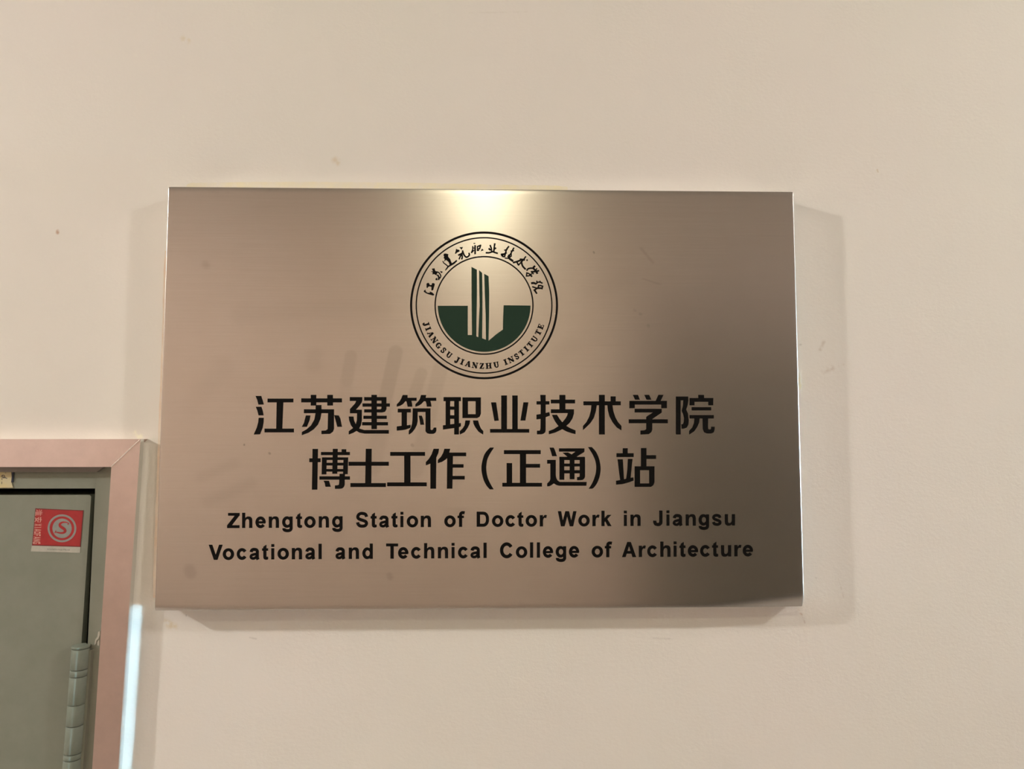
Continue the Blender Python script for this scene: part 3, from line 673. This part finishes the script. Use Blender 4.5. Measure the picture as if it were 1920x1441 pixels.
# serif capitals round the foot of the emblem: units cap height = 100, centred on x = 0
SV = 9
def srf(x, y, wd): return B(x - wd / 2, y - SV / 2, x + wd / 2, y + SV / 2)
SG = {
 'I': [B(-13, 0, 13, 100), B(-26, 0, 26, 9), B(-26, 91, 26, 100)],
 'J': [B(-4, 10, 22, 100), B(-20, 91, 36, 100), rb([(9, 20), (4, 4), (-12, -6), (-26, 0)], [24, 24, 22, 10, 10, 10][0], 3), B(-34, 2, -16, 20)],
 'A': [ribbon([(-32, 4), (0, 96)], 10), ribbon([(4, 100), (34, 0)], 28), B(-24, 28, 22, 36), B(-48, 0, -16, 8), B(12, 0, 54, 8)],
 'N': [B(-36, 0, -28, 100), B(30, 0, 38, 100), ribbon([(-36, 98), (34, 2)], 27), B(-50, 92, -14, 100), B(-50, 0, -16, 8), B(16, 92, 52, 100)],
 'G': [ribbon(arc(-2, 50, 32, 43, 40, 300, 20), [9 + 18 * math.sin(math.pi * i / 20) ** 1.5 for i in range(21)]), B(16, 2, 38, 44), B(4, 38, 48, 46), B(20, 66, 28, 96)],
 'S': [rb([(26, 76), (10, 94), (-14, 92), (-22, 76), (-12, 60), (12, 44), (22, 26), (10, 8), (-14, 6), (-28, 26)], 17, 3), B(22, 64, 29, 98), B(-31, 2, -24, 36)],
 'U': [rb([(-24, 98), (-24, 34), (-16, 12), (4, 3), (22, 12), (28, 34), (28, 98)], 15, 3), B(-36, 30, -12, 100), B(-46, 92, -2, 100), B(14, 92, 44, 100)],
 'Z': [B(-36, 91, 36, 100), B(-38, 0, 38, 9), ribbon([(20, 94), (-22, 6)], 28), B(-36, 72, -29, 100), B(31, 0, 38, 28)],
 'H': [B(-42, 0, -16, 100), B(16, 0, 42, 100), B(-20, 46, 20, 54), B(-54, 0, -6, 8), B(-54, 92, -6, 100), B(6, 0, 54, 8), B(6, 92, 54, 100)],
 'T': [B(-13, 0, 13, 100), B(-40, 91, 40, 100), B(-26, 0, 26, 8), B(-40, 72, -33, 100), B(33, 72, 40, 100)],
 'E': [B(-32, 0, -6, 100), B(-44, 91, 34, 100), B(-44, 0, 36, 9), B(-10, 46, 16, 54), B(10, 34, 17, 66), B(27, 72, 34, 100), B(29, 0, 36, 30)]}
TXT = [('J',162.1),('I',157.3),('A',151.9),('N',145.2),('G',138.6),('S',132.1),('U',125.3),('J',116.2),('I',111.1),('A',105.4),('N',98.7),('Z',92.1),('H',85.6),('U',78.4),('I',69.2),('N',63.6),('S',57.4),('T',51.6),('I',45.8),('T',40.4),('U',33.7),('T',26.6),('E',20.4)]
for ch, ang in TXT:
    a = math.radians(ang); er = (math.cos(a), math.sin(a)); ex = (math.sin(a), -math.cos(a))   # picture axes, y down
    def cvt(p, er=er, ex=ex):
        s = 0.102; rr = 118.6 - p[1] * s; xx = p[0] * s * 1.02
        return (ECX + er[0] * rr + ex[0] * xx, ECY + er[1] * rr + ex[1] * xx)
    glyph('letter', SG[ch], cvt, emb, None, TY, 0.00016)
# brush-written characters round the top of the emblem
P1 = (785, 440, 12.0); P2 = (900, 440, 11.08)
CAL = [
 (P1, [[(180,1100),(215,1083),(240,1105),(245,1135),(300,1130),(300,1095),(330,1088),(358,1105),(350,1150),(338,1180),(325,1235),(300,1250),(290,1240),(292,1170),(245,1155),(215,1165),(195,1192),(183,1185)], [(120,1262),(150,1240),(155,1270),(190,1305),(240,1310),(265,1300),(250,1278),(300,1300),(345,1340),(330,1362),(280,1350),(215,1330),(165,1310),(120,1280)]]),
 (P1, [[(300,765),(355,757),(365,800),(385,825),(420,830),(415,865),(400,880),(405,910),(380,895),(350,880),(310,885),(325,850),(280,818),(330,830)], ribbon([(405,832),(455,850),(488,895),(498,930),(485,965),(455,985)], 18), ribbon([(425,900),(455,950),(450,1012)], 26), [(488,820),(537,832),(515,857),(495,840)], [(385,985),(412,972),(422,1017),(383,1014)]]),
 (P1, [[(570,430),(610,425),(665,440),(655,480),(670,510),(705,545),(720,590),(740,640),(765,635),(850,570),(862,590),(800,650),(730,690),(670,725),(640,765),(605,800),(600,790),(650,710),(625,690),(560,640),(540,600),(548,590),(570,630),(620,665),(660,700),(700,680),(690,640),(670,600),(640,580),(612,555),(580,600),(590,540),(565,520),(580,490),(565,470)]]),
 (P1, [[(845,320),(870,335),(905,340),(920,365),(890,385),(860,395),(835,425),(820,415),(835,370)], [(925,285),(990,280),(975,310),(965,330),(945,305)], rb([(985,355),(1000,400),(1025,460),(1070,502),(1115,485),(1140,450),(1130,408)], 26, 3), ribbon([(892,458),(960,425),(1000,390)], 26), ribbon([(975,420),(935,490),(910,548)], 22), ribbon([(975,440),(982,500),(970,550)], 24)]),
 (P1, [ribbon([(1218,258),(1215,330),(1188,405)], 20), ribbon([(1270,238),(1270,432)], 28), ribbon([(1215,300),(1262,298)], 14), ribbon([(1212,350),(1265,345)], 14), ribbon([(1185,400),(1230,365)], 22), ribbon([(1238,196),(1272,194)], 10), ribbon([(1322,262),(1325,345)], 20), ribbon([(1318,268),(1400,232)], 22), ribbon([(1396,230),(1368,325)], 22), ribbon([(1325,318),(1370,308)], 14), ribbon([(1312,352),(1358,345)], 22), [(1400,365),(1425,318),(1455,345),(1435,352)]]),
 (P2, [rb([(122,372),(190,372),(260,352),(310,368),(366,385)], 24, 3), ribbon([(210,215),(235,280),(245,355)], 22), ribbon([(308,180),(297,250),(285,355)], [30, 24, 24]), ribbon([(182,285),(220,318)], 28), ribbon([(330,272),(300,295)], 26)]),
 (P2, [rb([(600,240),(560,290),(540,340),(510,455)], 24, 3), ribbon([(505,322),(572,300)], 16), rb([(555,375),(490,398),(445,405),(470,448),(512,455)], 20, 3), rb([(705,270),(670,330),(640,390),(600,445)], 22, 3), ribbon([(640,338),(705,328)], 18), ribbon([(585,430),(655,405),(650,440),(610,470)], 20), ribbon([(518,483),(592,490)], 14), rb([(585,440),(620,500),(685,545)], 36, 3)]),
 (P2, [rb([(685,575),(750,562),(835,530)], 28, 3), ribbon([(828,510),(930,520)], 32), rb([(952,450),(900,520),(860,565),(795,632)], 20, 3), ribbon([(770,570),(798,628)], 22), rb([(860,540),(880,640),(945,715)], 28, 3), B(966, 514, 988, 538)]),
 (P2, [rb([(972,742),(1000,705),(1060,692),(1110,697)], 24, 3), rb([(1142,648),(1108,690),(1160,750),(1192,805)], 32, 3), ribbon([(1182,700),(1140,760)], 20), ribbon([(1225,745),(1150,762),(1070,768)], 26), ribbon([(1060,760),(1110,812)], 20), ribbon([(972,785),(966,858),(1020,850),(1075,808)], 20), ribbon([(965,790),(1010,802),(1050,830)], 20), ribbon([(1035,820),(1078,868)], 26)]),
 (P2, [ribbon([(1066,1005),(1115,1000),(1150,1012)], 34), ribbon([(1180,958),(1183,1005),(1150,1025)], 20), rb([(1178,990),(1240,982),(1295,1005)], 22, 3), ribbon([(1245,958),(1262,990)], 14), ribbon([(1222,1042),(1205,1115)], 24), ribbon([(1235,1048),(1300,1065)], 20), ribbon([(1305,1060),(1285,1128)], 22), ribbon([(1190,1108),(1295,1108)], 28), ribbon([(1088,1078),(1190,1112)], 20), ribbon([(1190,1110),(1130,1145),(1180,1220)], 24)])]
for fr, outs in CAL: glyph('character', outs, cv(fr), emb, None, TY, 0.0002)
adopt(plq); 
# children of the emblem share its space (the emblem itself sits at the origin of its own mesh)
for o in C.objects:
    if '_set' in o: del o['_set']
